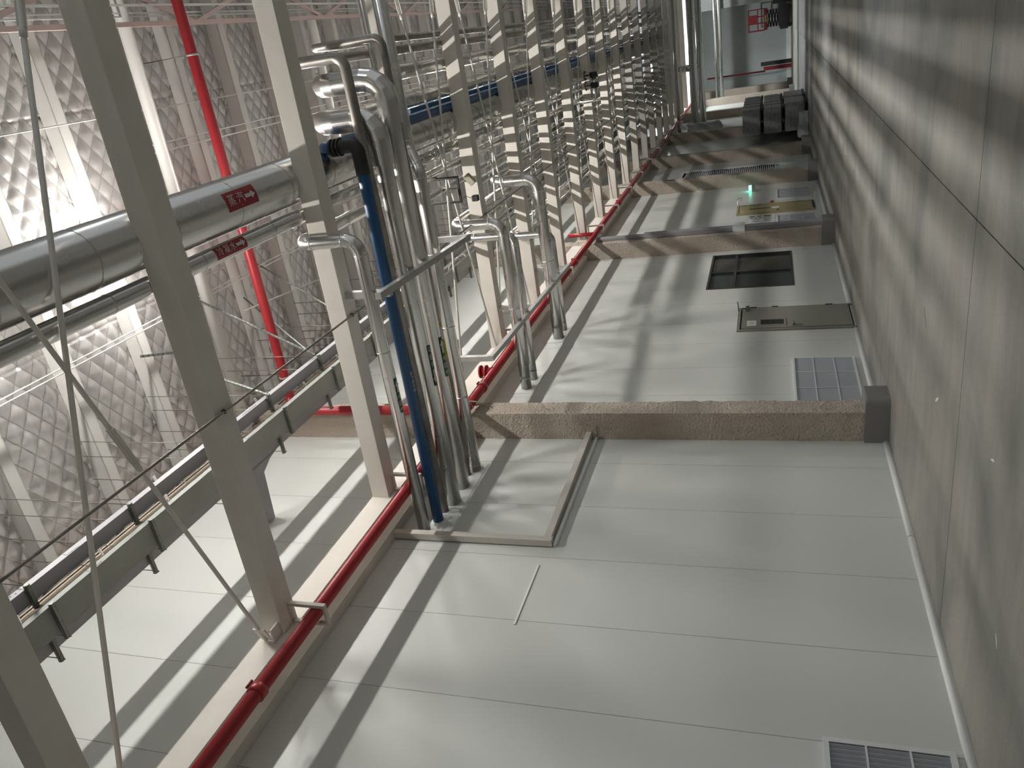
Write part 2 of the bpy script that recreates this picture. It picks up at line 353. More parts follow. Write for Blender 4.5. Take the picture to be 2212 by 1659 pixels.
# ================================================================== COLUMNS
COLS = [(11.0, 11.42), (21.75, 22.2), (30.3, 30.66), (35.95, 36.4), (43.0, 43.5), (51.6, 52.1), (59.0, 59.5), (64.5, 65)]
clab = ['nearest sprayed beige column, between the pipe holes and the pair of wall louvres', 'second sprayed column, with a grey tray up its far side', 'third beige column down the wall, before the striped recess',
        'fourth column, beside the wrapped sack stacks', 'fifth column down the wall, behind the wrapped sacks', 'sixth column down the wall, in shade', 'seventh column, near the far wall', 'last column, by the far red extinguisher boxes']
for k, (y0, y1) in enumerate(COLS):
    def face(p, q, r_, s_, nu, nv, mb):
        p, q, r_, s_ = map(Vector, (p, q, r_, s_))
        def fn(u, v): return p.lerp(q, u).lerp(s_.lerp(r_, u), v)
        mb.grid(fn, nu, nv, True)
    top = 11.1; x1 = 0.48; nv = 260 if k == 0 else (90 if k < 3 else 20); nu = 10 if k == 0 else 4
    mb = MB()
    face((0, y0, .2), (x1, y0, .2), (x1, y0, top), (0, y0, top), nu, nv, mb)
    face((x1, y0, .2), (x1, y1, .2), (x1, y1, top), (x1, y0, top), nu, nv, mb)
    face((x1, y1, .2), (0, y1, .2), (0, y1, top), (x1, y1, top), nu, nv, mb)
    amp = 0.012 if k < 3 else 0.003
    for v in mb.v:
        nn = noise.noise(Vector((v.x * 9, v.y * 9, v.z * 7))) + .6 * noise.noise(Vector((v.x * 22, v.y * 22, v.z * 18)))
        g = 1 + 1.2 * max(0, 1 - v.z / 2.0)
        v.x += amp * nn * g if v.x > 0.01 else 0; v.y += amp * nn * g * (1 if v.y > (y0 + y1) / 2 else -1)
    t = thing('wall_column', clab[k], 'column', (0.24, (y0 + y1) / 2, 0), 'sprayed wall columns')
    obj('shaft', mb, 'column', t)
    b = MB(); R = .09; X, Y0, Y1 = 0.72, y0 - .05, y1 + .06; P = [(0.0, Y0), ]
    for i in range(5): a = -math.pi / 2 + i * math.pi / 8; P.append((X - R + R * math.cos(a), Y0 + R + R * math.sin(a)))
    for i in range(5): a = i * math.pi / 8; P.append((X - R + R * math.cos(a), Y1 - R + R * math.sin(a)))
    P.append((0.0, Y1))
    b.rings([[(p[0], p[1], 0.0) for p in P], [(p[0], p[1], 0.31) for p in P], [((p[0] - .3) * .97 + .3 if p[0] > 0 else 0, (p[1] - y0) * .97 + y0, 0.335) for p in P]], True, False)
    obj('plinth', b, 'base', t)
# ================================================================== BEAMS
XF = 0.475; ZT, ZB, ZW = 7.17, 6.905, 6.88
t = thing('wall_beam', 'long cream wall beam, split into two rails for the light, carrying the cross beams', 'beam', (.24, 30, 6.78))
obj('front_rail', MB().box(.440, XF, -7, 66, ZW - .03, ZT), 'beam', t)
obj('back_rail', MB().box(0.0, .16, -7, 66, 6.76, ZT), 'beam', t)  # beam split by an added gap so lamp light reaches this rail
for i in range(26): obj('spacer_plate', MB().box(.16, .44, -6 + i * 2.813 - .05, -6 + i * 2.813 - .04, ZW + .02, ZT - .01), 'beam', t)  # plates bridging the added gap
YK = [5.555 + 2.813 * (k - 1) for k in range(0, 18)]
blab = ['nearest cream cross beam, at the lower left corner of the photo', 'second nearest cream cross beam, dark underneath, crossing the big steam pipe', 'third nearest cream cross beam, above the vertical red wall pipe branch',
        'fourth nearest cross beam, behind the cluster of silver risers', 'fifth nearest cross beam, behind the two sensor boxes']
for k, yk in enumerate(YK):
    lab = blab[k] if k < 5 else 'cream cross beam striped by pipe shadows, ' + ORD[k] + ' from the camera'
    t = obj('cross_beam', MB().box(XF, 20, yk, yk + .285, ZB, ZT, SK), 'beam', bevel=.006); tag(t, lab, 'beam', 'cream cross beams')
BT = ZT
# ================================================================== PIPES
BANDS = {}
def band(parent, p, d, r):
    p = Vector(p); d = Vector(d).normalized()
    obj('seam_band', MB().tube([p - d * .006, p + d * .006], r + .0035, 20), 'alu2', parent)
def lagged(name, lab, pts, r, m='alu', bend=None, nb=5, cat='pipe', group=None, step=1.0, bands=True, gored=False, seg=22):
    t = obj(name, MB().tube(pts, r, seg, bend if bend is not None else r * 2.2, nb), m)
    tag(t, lab, cat, group)
    if bands:
        P = [Vector(p) for p in pts]; bn = bend if bend is not None else r * 2.2; c = 0
        for a, b in zip(P[:-1], P[1:]):
            L_ = (b - a).length; d = (b - a) / L_; s = bn * 1.02; e = L_ - bn * 1.02
            if a is P[0]: s = step * .6
            if e <= s: continue
            nn = max(1, int((e - s) / step))
            for i in range(nn + 1):
                q = a + d * (s + (e - s) * i / nn)
                if q.y > 32 or q.y < 2.5 or c > 26: continue
                band(t, q, d, r); c += 1
    return t
YF = 46.0
# long rack pipes lying on top of the beams
steam = lagged('steam_pipe', 'largest aluminium-jacketed pipe, with red steam label, lying on the beams', [(5.0, -6, BT + .24), (5.0, YF, BT + .24)], .29, step=1.05)
cond = lagged('condensate_pipe', 'slim aluminium-jacketed pipe with red label beside the big steam pipe', [(4.58, -6, BT + .10), (4.58, YF, BT + .10)], .095, step=1.3)
for x, r, lab, y0 in ((3.95, .055, 'slim silver pipe on the beams, third from the wall side of the condensate pipe', 12.2), (3.70, .075, 'silver rack pipe between the condensate pipe and the wall risers', 15.0), (2.95, .07, 'silver rack pipe above the near wall pipe pair', 15.2), (2.6, .06, 'slim silver rack pipe left of the wall pipe pair', 12.0), (1.85, .09, 'silver rack pipe nearest the wall trays', 17.5)):
    lagged('rack_pipe', lab, [(x, y0, BT + r), (x, YF, BT + r)], r, step=2.0, group='silver rack pipes')

def riser(lab, X, r, zrun, ystart, yhole, zhole, m, name='riser_pipe', bend=None, nb=5, bands=True, rackz=None, yend=YF, step=1.0, ztop=None):
    zr = BT + r if rackz is None else rackz
    pts = [(X, yend, zr), (X, ystart, zr), (X, ystart, zrun), (-0.02, yhole, zhole)]
    if ztop: pts = [(X, yend, zr), (X, ystart + 1.5, zr), (X, ystart + .75, ztop), (X, ystart, ztop), (X, ystart, zrun), (-0.02, yhole, zhole)]
    return lagged(name, lab, pts, r, m, bend, nb, group=None, bands=bands, step=step)
p1 = riser('silver pipe nearest the camera entering the wall, with green label', 4.27, .088, 6.42, 8.36, 8.30, 6.40, 'alu')
# two big gored risers
p4 = riser('large silver riser with gored elbow beside the blue pipe', 5.56, .12, 6.55, 9.75, 9.02, 6.22, 'alu', bend=.30, nb=4, ztop=7.45)
p5 = riser('large silver riser with gored elbow, second one from the blue pipe', 6.02, .12, 6.55, 10.24, 9.46, 6.24, 'alu', bend=.30, nb=4, ztop=7.62)
for X_, y_, zz, zt_ in ((5.56, 9.75, 6.55, 7.45), (6.02, 10.24, 6.55, 7.62)):
    jk = MB().tube([(X_, y_ + .72, zt_), (X_, y_, zt_), (X_, y_, zz), (X_ - .62, y_ - .06, zz - .03)], .155, 44, .36, 4, False)
    obj('elbow_jacket', jk, 'alu', p4 if X_ < 5.8 else p5)
p3 = riser('dull grey steel pipe hugging the blue pipe into the wall', 6.345, .07, 6.74, 9.62, 8.78, 6.28, 'steel', bend=.16, nb=8, bands=False, ztop=7.6)
p6 = riser('slim dull steel pipe with yellow label entering the wall', 6.52, .055, 6.615, 10.58, 9.80, 6.27, 'steel', bend=.14, nb=8, bands=False, ztop=7.72)
p7 = lagged('riser_pipe', 'outermost silver pipe of the cluster, with angled offset and red label', [(9.0, 11.14, 6.79), (4.98, 11.10, 6.79), (4.63, 10.87, 6.58), (-.02, 9.97, 6.20)], .10, 'alu', .10, 3)
lagged('riser_pipe', 'thin bright silver pipe running beside the fourth beam', [(9.0, 11.02, 7.0), (5.3, 10.98, 7.0), (5.3, 10.98, 7.45)], .045, 'alu', .1, 4, bands=False)
# blue
bl = riser('blue plastic pipe running down to the wall among silver pipes', 5.27, .078, 6.69, 9.38, 8.54, 6.28, 'blue', bend=.17, nb=8, bands=False)
cpl = MB().tube([(5.27, 9.38, 7.02), (5.27, 9.38, 6.92), (5.27, 9.38, 6.69), (5.03, 9.34, 6.671), (4.89, 9.317, 6.66)], .092, 20, .16, 8)
obj('black_elbow', cpl, 'black', bl)
for dz in (0, .055, .11):
    obj('elbow_rib', MB().tube([(5.27, 9.38, 6.93 + dz), (5.27, 9.38, 6.96 + dz)], .115, 20), 'black', bl)
t = obj('blue_pipe', MB().tube([(5.40, 12.3, BT + .04), (5.40, YF, BT + .04)], .04, 16), 'blue'); tag(t, 'thin blue pipe lying on the beams beside the big steam pipe', 'pipe')
# pairs B and C
for X, r, ys_, yh, zr, zh, lab, xe in ((3.20, .105, 13.42, 13.03, 6.31, 6.19, 'nearer silver pipe of the near pair beyond the first column', 0), (2.84, .085, 13.90, 13.44, 6.28, 6.16, 'farther silver pipe of the near pair beyond the first column', 0),
                                      (3.49, .122, 16.05, 15.64, 6.30, 6.17, 'nearer silver pipe of the far pair beyond the first column', 0), (2.17, .085, 16.55, 16.12, 6.29, 6.17, 'farther silver pipe of the far pair beyond the first column', 0)):
    riser(lab, X, r, zr, ys_, yh, zh, 'alu', nb=4)
# extra bypass risers joining the rack (far)
for X, y0, r, lab in ((4.05, 25.3, .07, 'silver pipe with a black handwheel valve among the far beams'),):
    v = lagged('valve_pipe', lab, [(X + .9, y0, 6.75), (X + .1, y0, 6.75), (X + .1, y0, 7.5)], r, 'alu', .14, 5, bands=False)
    for q in (0.55, 0.85):
        obj('valve_body', MB().tube([(X + q - .08, y0, 6.75), (X + q + .08, y0, 6.75)], .12, 14), 'black', v)
        obj('valve_stem', MB().tube([(X + q, y0, 6.8), (X + q, y0, 7.02)], .02, 8), 'black', v)
        ring = [(X + q + .13 * math.cos(a * math.pi / 6), y0 + .13 * math.sin(a * math.pi / 6), 7.02) for a in range(13)]
        obj('handwheel', MB().tube(ring, .016, 6), 'black', v)
# wall cover plates where the pipes go in
t = thing('wall_plate', 'stepped white cover plate where the pipe cluster enters the wall', 'plate', (0.0, 9.1, 6.1))
for y0, y1, z0 in ((8.2, 8.66, 6.13), (8.66, 9.2, 6.02), (9.2, 10.15, 6.03)):
    obj('plate_section', MB().box(0, .006, y0, y1 - .006, z0, 6.6), 'panel', t)
for y0, y1, lab in ((12.78, 13.75, 'white cover plate behind the near pair of silver wall pipes'), (15.35, 16.4, 'white cover plate behind the far pair of silver wall pipes')):
    t = obj('wall_plate', MB().box(0, .008, y0, y1, 5.98, 6.45), 'panel'); tag(t, lab, 'plate')

# ---- labels on pipes (curved strips following the jacket)
def wrap_strip(parent, c, d, r, ang0, ang1, l0, l1, m, name='label'):
    """c axis point, d axis dir (unit), angle measured in frame (e1,e2)"""
    d = Vector(d).normalized(); e1 = Vector((1, 0, 0)); e1 = (e1 - d * e1.dot(d))
    if e1.length < .2: e1 = Vector((0, -1, 0)); e1 = e1 - d * e1.dot(d)
    e1.normalize(); e2 = Vector((0, 0, -1)); c = Vector(c)
    fn = lambda u, v: c + d * (l0 + (l1 - l0) * v) + (e1 * math.cos(ang0 + (ang1 - ang0) * u) + e2 * math.sin(ang0 + (ang1 - ang0) * u)) * (r + .003)
    return obj(name, MB().grid(fn, 10, 1), m, parent)
def arrow(parent, p, ux, uy, L_, h, m='ink'):
    h = min(h, L_ * .5)
    ux = Vector(ux).normalized(); uy = Vector(uy).normalized(); n_ = ux.cross(uy); p = Vector(p)
    P = [(0, -h * .22), (L_ * .6, -h * .22), (L_ * .6, -h * .5), (L_, 0), (L_ * .6, h * .5), (L_ * .6, h * .22), (0, h * .22)]
    r0 = [p + ux * a + uy * b for a, b in P]; r1 = [q + n_ * .001 for q in r0]
    return obj('arrow', MB().rings([r0, r1], True, False), m, parent)
def pipe_label(parent, c, d, r, ang, half, l0, l1, bg, txt, size, tpos, apos, al, flip=False):
    lb = wrap_strip(parent, c, d, r, ang - half, ang + half, l0, l1, bg)
    d = Vector(d).normalized(); e1 = Vector((1, 0, 0)); e1 = (e1 - d * e1.dot(d))
    if e1.length < .2: e1 = Vector((0, -1, 0)); e1 = e1 - d * e1.dot(d)
    e1.normalize(); e2 = Vector((0, 0, -1))
    nrm = e1 * math.cos(ang) + e2 * math.sin(ang); up = (e1 * math.sin(ang) * 1 - e2 * math.cos(ang)) * (1 if not flip else -1)
    ux = d * (-1 if flip else 1)
    if ux.cross(up).dot(nrm) < 0: up = -up
    for s, p in zip(txt, tpos):
        text_mesh(s, size, Vector(c) + d * p + nrm * (r + .006), ux, up, 'ink', lb)
    if al: arrow(lb, Vector(c) + d * apos + nrm * (r + .006), d, up, al, .10)
A1 = math.radians(75)
pipe_label(steam, (5.0, 0, BT + .24), (0, 1, 0), .29, A1, .36, 7.06, 7.62, 'redl', ['蒸', '汽'], .13, [7.16, 7.32], 7.40, .19)
pipe_label(cond, (4.58, 0, BT + .10), (0, 1, 0), .095, math.radians(70), .75, 6.72, 7.27, 'redl', ['冷', '凝', '水'], .10, [6.80, 6.91, 7.02], 7.08, .16)
dx = (-1, 0.0, 0)
def run_label(p, x_at, r, X, ys_, yh, zr, zh, bg, txt, ln=.5, ang=82, hf=.36, rev=False):
    a = Vector((X, ys_, zr)); b = Vector((-.02, yh, zh)); tt = (X - x_at) / (X + .02); c = a.lerp(b, tt); d = (b - a).normalized() * (-1 if rev else 1)
    n_ = len(txt); sz = min(r * .9, ln * .15); pipe_label(p, c, d, r, math.radians(ang), hf, -ln / 2, ln / 2, bg, list(txt), sz, [-.40 * ln + i * sz * 1.25 for i in range(n_)], ln * .10, ln * .33)
run_label(p1, 2.15, .088, 4.27, 8.36, 8.30, 6.42, 6.40, 'green', '冷回水', rev=True)
run_label(p4, 2.15, .12, 5.56, 9.75, 9.02, 6.55, 6.22, 'green', '冷回水', .6)
run_label(p5, 2.1, .12, 6.02, 10.24, 9.46, 6.55, 6.24, 'green', '冷回水', .6, rev=True)
run_label(p6, 2.2, .055, 6.52, 10.58, 9.80, 6.615, 6.27, 'yellow', '气', .6, 60, .6, rev=True)
run_label(p7, 1.9, .10, 4.63, 10.87, 9.97, 6.58, 6.20, 'redl', '', .7, 125, .3)
# print on the blue pipe
a = Vector((5.27, 9.38, 6.69)); b = Vector((-.02, 8.54, 6.28)); d = (b - a).normalized(); dn = Vector((0, -math.cos(1.4), -math.sin(1.4)))
text_mesh('生产给水管', .06, a.lerp(b, .60) + dn * .0795, d, dn.cross(d), 'ink', bl)

# ================================================================== RED FIRE PIPES
RX, RZ = 0.63, 6.575
def zr(y_): return RZ
red = obj('fire_main', MB().tube([(RX, -6, RZ), (RX, 60, RZ)], .078, 20), 'red'); tag(red, 'long red fire main running along the wall beam', 'pipe')
for yc in (4.62, 11.75, 17.0, 19.5, 26.5, 33.0, 40.0):
    obj('coupling', MB().tube([(RX, yc - .05, RZ), (RX, yc + .05, RZ)], .097, 20), 'red', red)
    for s_ in (-1, 1): obj('coupling_bolt', MB().tube([(RX + .09 * s_, yc - .05, RZ + .07), (RX + .09 * s_, yc + .05, RZ + .07)], .016, 6), 'red_dk', red)
# tee near first column
obj('tee', MB().tube([(RX, 12.45, RZ), (RX, 12.45, RZ + .24)], .08, 18), 'red', red)
for z_ in (.14, .25): obj('flange', MB().tube([(RX, 12.45, RZ + z_), (RX, 12.45, RZ + z_ + .03)], .125, 18), 'red', red)
for k, yc in enumerate((5.75, 8.55, 14.3, 18.6, 22.9, 25.6, 28.5, 31.4, 34.3, 37.2)):
    t = obj('pipe_bracket', MB().box(RX + .10, RX + .14, yc, yc + .05, RZ - .13, RZ + .36).box(XF + .01, RX + .14, yc, yc + .05, RZ - .16, RZ - .13).box(XF + .01, XF + .04, yc, yc + .05, RZ - .13, ZW).box(XF + .003, RX + .10, yc, yc + .05, RZ + .32, RZ + .355), 'bracket2')
    tag(t, 'small steel bracket wrapping the red fire main, ' + ORD[k] + ' from the camera', 'bracket', 'fire main brackets')
# vertical branch on the first column and high cross main
rv = obj('fire_riser', MB().tube([(RX, 10.86, RZ + .02), (RX, 10.86, 10.2), (RX + .02, 11.2, 10.25), (20, 11.45, 10.25)], .085, 18, .17, 6), 'red')
tag(rv, 'red fire pipe climbing the first column and crossing under the roof', 'pipe')
for p, q in (((RX, 10.86, 7.9), (RX, 10.86, 7.93)), ((6.75, 11.28, 10.25), (6.78, 11.28, 10.25)), ((1.15, 11.2, 10.25), (1.18, 11.2, 10.25)), ((4.6, 11.25, 10.25), (4.63, 11.25, 10.25))):
    obj('clamp_ring', MB().tube([p, q], .10, 18), 'bracket', rv)
for x_ in (1.165, 4.6, 6.77): obj('hanger_rod', MB().tube([(x_, 11.3, 10.33), (x_, 11.3, 11.3)], .007, 6), 'rod', rv)
rc = obj('rope_tie', MB().tube([(RX - .02, 10.97, RZ - .10), (RX + .10, 11.02, RZ), (RX + .02, 11.1, RZ + .11), (RX - .08, 11.2, RZ - .02), (RX - .1, 11.3, RZ - .2)], .018, 8, .03, 4).tube([(RX + .10, 11.0, RZ + .02), (RX + .02, 11.12, RZ - .15), (RX - .13, 11.22, RZ - .34)], .014, 8, .03, 4), 'rope')
tag(rc, 'beige rope tying the red main to the first column', 'rope')
rv2 = obj('fire_riser', MB().tube([(RX, 22.4, RZ), (RX, 22.4, 7.4)], .06, 14, .1, 4), 'red'); tag(rv2, 'short red branch pipe above the second column', 'pipe')

# ================================================================== HANGERS (box-tube trapezes)
def bx(t, name, a, b, m='bracket', w_=.09): return obj(name, MB().bar(a, b, w_, w_), m, t, bevel=.004)
t = thing('trapeze_bracket', 'bare steel box-tube trapeze carrying the cluster of pipes', 'bracket', (3.5, 9.7, 6.1), 'box tube trapezes')
bx(t, 'crossbar', (3.55, 8.28, 6.27), (3.42, 11.6, 6.27)); bx(t, 'leg', (3.49, 8.60, 6.905), (3.49, 8.60, 6.25)); bx(t, 'leg', (3.43, 11.50, 6.905), (3.43, 11.50, 6.25))
t = thing('trapeze_bracket', 'bare steel box-tube trapeze carrying the two pairs beyond the first column', 'bracket', (1.35, 14, 6.0), 'box tube trapezes')
bx(t, 'crossbar', (1.37, 11.33, 6.14), (1.22, 17.2, 6.14)); bx(t, 'leg', (1.36, 11.38, 6.905), (1.36, 11.38, 6.12)); bx(t, 'leg', (1.29, 14.17, 6.905), (1.29, 14.17, 6.14)); bx(t, 'leg', (1.22, 17.0, 6.905), (1.22, 17.0, 6.14))
t = thing('wall_bracket', 'cream painted box-tube frame hanging from the wall beam to the first column', 'bracket', (.3, 9, 4.4))
bx(t, 'leg', (.07, 8.08, ZW), (.07, 8.08, 4.42), 'bracket2', .10); bx(t, 'crossbar', (.07, 8.03, 4.49), (.10, 11.0, 4.51), 'bracket2', .10)
obj('end_plate', MB().box(.0, .26, 10.985, 10.995, 4.38, 4.64), 'column', t)
t = obj('cable_trunking', MB().box(0, .05, 8.05, 10.98, 4.37, 4.41), 'white'); tag(t, 'thin white trunking on the wall under the cream bracket', 'trunking')
t = obj('cable_trunking', MB().box(0, .012, 6.55, 7.66, 4.50, 4.525), 'white'); tag(t, 'short thin white strip on the wall at the foot of the cream bracket', 'trunking')

# ================================================================== CABLE TRAYS
def tray(name, lab, x0, x1, z, h, m, y0=-6, y1=45):
    t = obj(name, MB().box(x0, x1, y0, y1, z, z + .003).box(x1 - .003, x1, y0, y1, z, z + h).box(x0, x0 + .003, y0, y1, z, z + h), m); tag(t, lab, 'cable tray', 'cable trays along the wall')
    for yj in (5.1, 8.1, 11.1, 14.1, 17.1): obj('joint_plate', MB().box(x1, x1 + .004, yj, yj + .18, z + .02, z + h - .02), m, t)
    return t
T1 = tray('cable_tray', 'highest grey cable tray, farthest from the wall, with bright side', 1.61, 1.79, 9.0, .10, 'tray')
T2 = tray('cable_tray', 'middle grey-green cable tray along the wall', 1.25, 1.585, 8.77, .10, 'tray2')
T3 = tray('cable_tray', 'dark cable tray nearest the wall, with a branch into the wall', .95, 1.22, 9.03, .10, 'tray')
for j in range(7): obj('tray_hole', MB().tube([(1.790, 4.15 + j * .05, 9.05 + .02 * (j % 2)), (1.7935, 4.15 + j * .05, 9.05 + .02 * (j % 2))], .008, 8), 'black', T1)
P = [(.96, 9.0), (.90, 8.72), (.78, 8.50), (.0, 8.42), (.0, 8.02), (.78, 7.98), (.92, 7.8), (.96, 7.5)]
for j in range(8): obj('tray_mark', MB().box(1.790, 1.7915, 8.45 + j * .045, 8.475 + j * .045, 9.03, 9.05), 'black', T1)
obj('tray_branch', MB().rings([[(x_, y_, 9.03) for x_, y_ in P], [(x_, y_, 9.034) for x_, y_ in P]], True, False)
    .box(0, .8, 8.02, 8.024, 9.03, 9.13).box(0, .8, 8.42, 8.424, 9.03, 9.13), 'tray', T3)
k = 0
for yc in (3.0, 4.54, 6.05, 7.55, 9.05, 10.6, 12.1, 13.6, 15.1, 16.6, 18.1, 20, 22, 24):
    t = thing('tray_hanger', 'threaded-rod trapeze hanger of the cable trays, ' + ORD[k] + ' from the camera', 'hanger', (1.4, yc, 8.8), 'cable tray hangers'); k += 1
    for x0, x1, z in ((1.54, 1.84, 9.0), (1.16, 1.62, 8.77), (.80, 1.16, 9.03)):
        obj('channel', MB().box(x0, x1, yc - .02, yc + .02, z - .045, z - .002).box(x0, x1, yc - .028, yc - .02, z - .03, z - .002).box(x0, x1, yc + .02, yc + .028, z - .03, z - .002), 'galv', t)
    for x_, z0 in ((1.825, 8.92), (1.575, 8.69), (1.18, 8.69), (.83, 8.95)):
        obj('threaded_rod', MB().tube([(x_, yc, z0), (x_, yc, 11.32)], .006, 6), 'rod', t)
# seismic struts
k = 0
for a, b in (((2.2, 9.3, 10.5), (1.84, 9.05, 9.0)), ((3.0, 10.6, 11.2), (1.84, 10.6, 9.05)), ((2.6, 8.9, 11.0), (2.3, 9.9, 10.6)), ((1.84, 12.1, 9.0), (3.0, 12.6, 11.2)), ((2.5, 12.0, 11.25), (1.84, 10.6, 9.1))):
    t = obj('seismic_strut', MB().bar(a, b, .041, .021), 'galv'); tag(t, 'perforated steel strut between cable trays and roof, ' + ORD[k] + ' from the camera', 'strut', 'perforated struts'); k += 1
    A, Bv = Vector(a), Vector(b); L_ = (Bv - A).length
    h = MB()
    for i in range(int(L_ / .08)):
        c = A.lerp(Bv, (i + .5) * .08 / L_); h.bar(c - (Bv - A).normalized() * .014, c + (Bv - A).normalized() * .014, .014, .026)
    obj('slots', h, 'black', t)['kind'] = 'stuff'
# stay wires in the roof space
k = 0
for a, b in (((2.91, -6, 11.1), (2.91, 40, 11.1)), ((2.98, -6, 11.1), (2.98, 40, 11.1)), ((6.08, -6, 11.1), (6.08, 40, 11.1)), ((5.55, 10.6, 11.05), (5.55, 40, 11.05)), ((5.42, 10.6, 11.1), (5.42, 40, 11.1)), ((2.5, 11.2, 10.7), (2.1, 14.8, 10.9))):
    t = obj('conduit', MB().tube([a, b], .011, 6), 'purlin'); tag(t, 'thin white conduit in the roof space, ' + ORD[k] + ' of six counted from the wall trays', 'conduit', 'thin roof conduits'); k += 1

# ================================================================== BRACING RODS AND CABLE
rods = [((7.3, 5.36, 7.05), (.55, 3.24, 7.05), .024), ((8.4, 3.3, 7.05), (.50, 5.43, 7.05), .022)]
rods += [((7.3, 12.25, 7.05), (.5, 14.0, 7.05), .02), ((7.3, 13.82, 7.05), (.5, 12.0, 7.05), .02), ((7.3, 14.93, 7.05), (.5, 16.65, 7.05), .02), ((7.3, 16.75, 7.05), (.5, 14.4, 7.05), .02)]
for q in range(5, 10):
    y0 = YK[q] + .32; y1 = YK[q + 1] - .03
    rods += [((7.2, y1 + .18, 7.05), (.5, y0, 7.05), .018), ((7.2, y0 + .18, 7.05), (.5, y1, 7.05), .018)]
rlab = ['near brace rod with turnbuckle, passing in front of the steam pipe', 'near brace rod ending on a gusset at the wall end of the second beam']
for k, (a, b, r) in enumerate(rods):
    lab = rlab[k] if k < 2 else 'slim bracing rod between the cross beams, ' + ORD[k] + ' from the camera'
    t = obj('brace_rod', MB().tube([a, b], r, 12), 'brace'); tag(t, lab, 'brace rod', 'cross bracing rods')
    A, Bv = Vector(a), Vector(b); d = (Bv - A).normalized()
    s_ = 0.35 if k != 1 else 5.2
    c0 = A + d * (s_ - .3); 
    for sd in (-1, 1): obj('turnbuckle_side', MB().bar(c0 + Vector((0, 0, .03 * sd)), c0 + d * .42 + Vector((0, 0, .03 * sd)), .03, .016), 'brace', t)
    obj('turnbuckle_end', MB().tube([c0 + d * .42, c0 + d * .50], .032, 10), 'brace', t)
    if k == 1:
        obj('gusset', MB().box(.48, .66, 5.42, 5.56, 6.93, 6.95).bar((.72, 5.36, 7.04), (.5, 5.45, 7.04), .02, .15), 'brace', t)
t = obj('steel_cable', MB().tube([(3.22, -4, 6.882), (3.22, 44, 6.882)], .014, 8), 'steel'); tag(t, 'thin dark conduit strung lengthwise under the beams', 'cable')
for yk in YK[1:6]: obj('cable_clip', MB().box(3.20, 3.24, yk + .2, yk + .225, 6.87, 6.905), 'black', t)

# ================================================================== SENSOR FRAME
t = thing('sensor_gantry', 'black hanging frame with small boxes in front of the fifth beam', 'gantry', (4.0, 12.9, 6.7))
fy = 12.95
obj('frame_leg', MB().box(4.15, 4.19, fy, fy + .04, 6.85, 7.55), 'black', t); obj('frame_leg', MB().box(3.72, 3.76, fy, fy + .04, 6.85, 7.55), 'black', t)
obj('frame_bar', MB().box(3.72, 4.19, fy, fy + .04, 6.82, 6.86), 'black', t); obj('hanging_wire', MB().tube([(3.98, fy + .02, 6.85), (3.98, fy + .02, 7.4)], .006, 6), 'black', t)
t = obj('sensor_box', MB().add([(4.16, fy - .05, 6.70), (4.22, fy - .05, 6.62), (4.06, fy - .05, 6.50), (4.00, fy - .05, 6.58), (4.16, fy + .06, 6.70), (4.22, fy + .06, 6.62), (4.06, fy + .06, 6.50), (4.00, fy + .06, 6.58)], [(0, 1, 2, 3), (7, 6, 5, 4), (0, 4, 5, 1), (1, 5, 6, 2), (2, 6, 7, 3), (3, 7, 4, 0)]), 'beige'); tag(t, 'tilted beige sensor box below the black frame', 'sensor')
t = obj('sensor_box', MB().box(3.73, 3.83, fy - .05, fy + .05, 6.50, 6.60), 'black'); tag(t, 'small black box hanging below the black frame', 'sensor')
obj('top_cap', MB().box(3.74, 3.82, fy - .04, fy + .04, 6.60, 6.62), 'beige', t)
obj('wire', MB().tube([(3.78, fy, 6.62), (3.83, fy, 6.72), (3.80, fy, 6.78), (3.74, fy, 6.83)], .005, 6, .03, 3), 'black', t)

# ================================================================== ROOF TRUSS + LAMPS
t = thing('roof_truss', 'long pinkish lattice truss under the roof near the camera axis', 'truss', (7.6, 20, 10.8))
obj('chord', MB().box(7.27, 7.34, -6, 60, 10.80, 10.87), 'pink', t); obj('chord', MB().box(7.95, 8.02, -6, 60, 10.80, 10.87), 'pink', t)
for x_ in (7.42, 7.47): obj('rail', MB().box(x_, x_ + .018, -6, 60, 10.93, 10.96), 'white', t)  # white strips standing in for lit edges of the truss
obj('rail', MB().box(7.56, 7.59, -6, 60, 10.80, 10.86), 'white', t)  # one more white strip in place of a lit edge
yy = 3.6; k = 0
while yy < 46:
    a, b = ((7.30, yy, 10.835), (7.98, yy + 2.2, 10.835)) if k % 2 == 0 else ((7.98, yy, 10.835), (7.30, yy + 2.2, 10.835))
    obj('diagonal', MB().bar(a, b, .07, .05), 'pink', t); yy += 2.2; k += 1
lm = MB().tube([(0, -.6, 0), (0, .6, 0)], .022, 10)
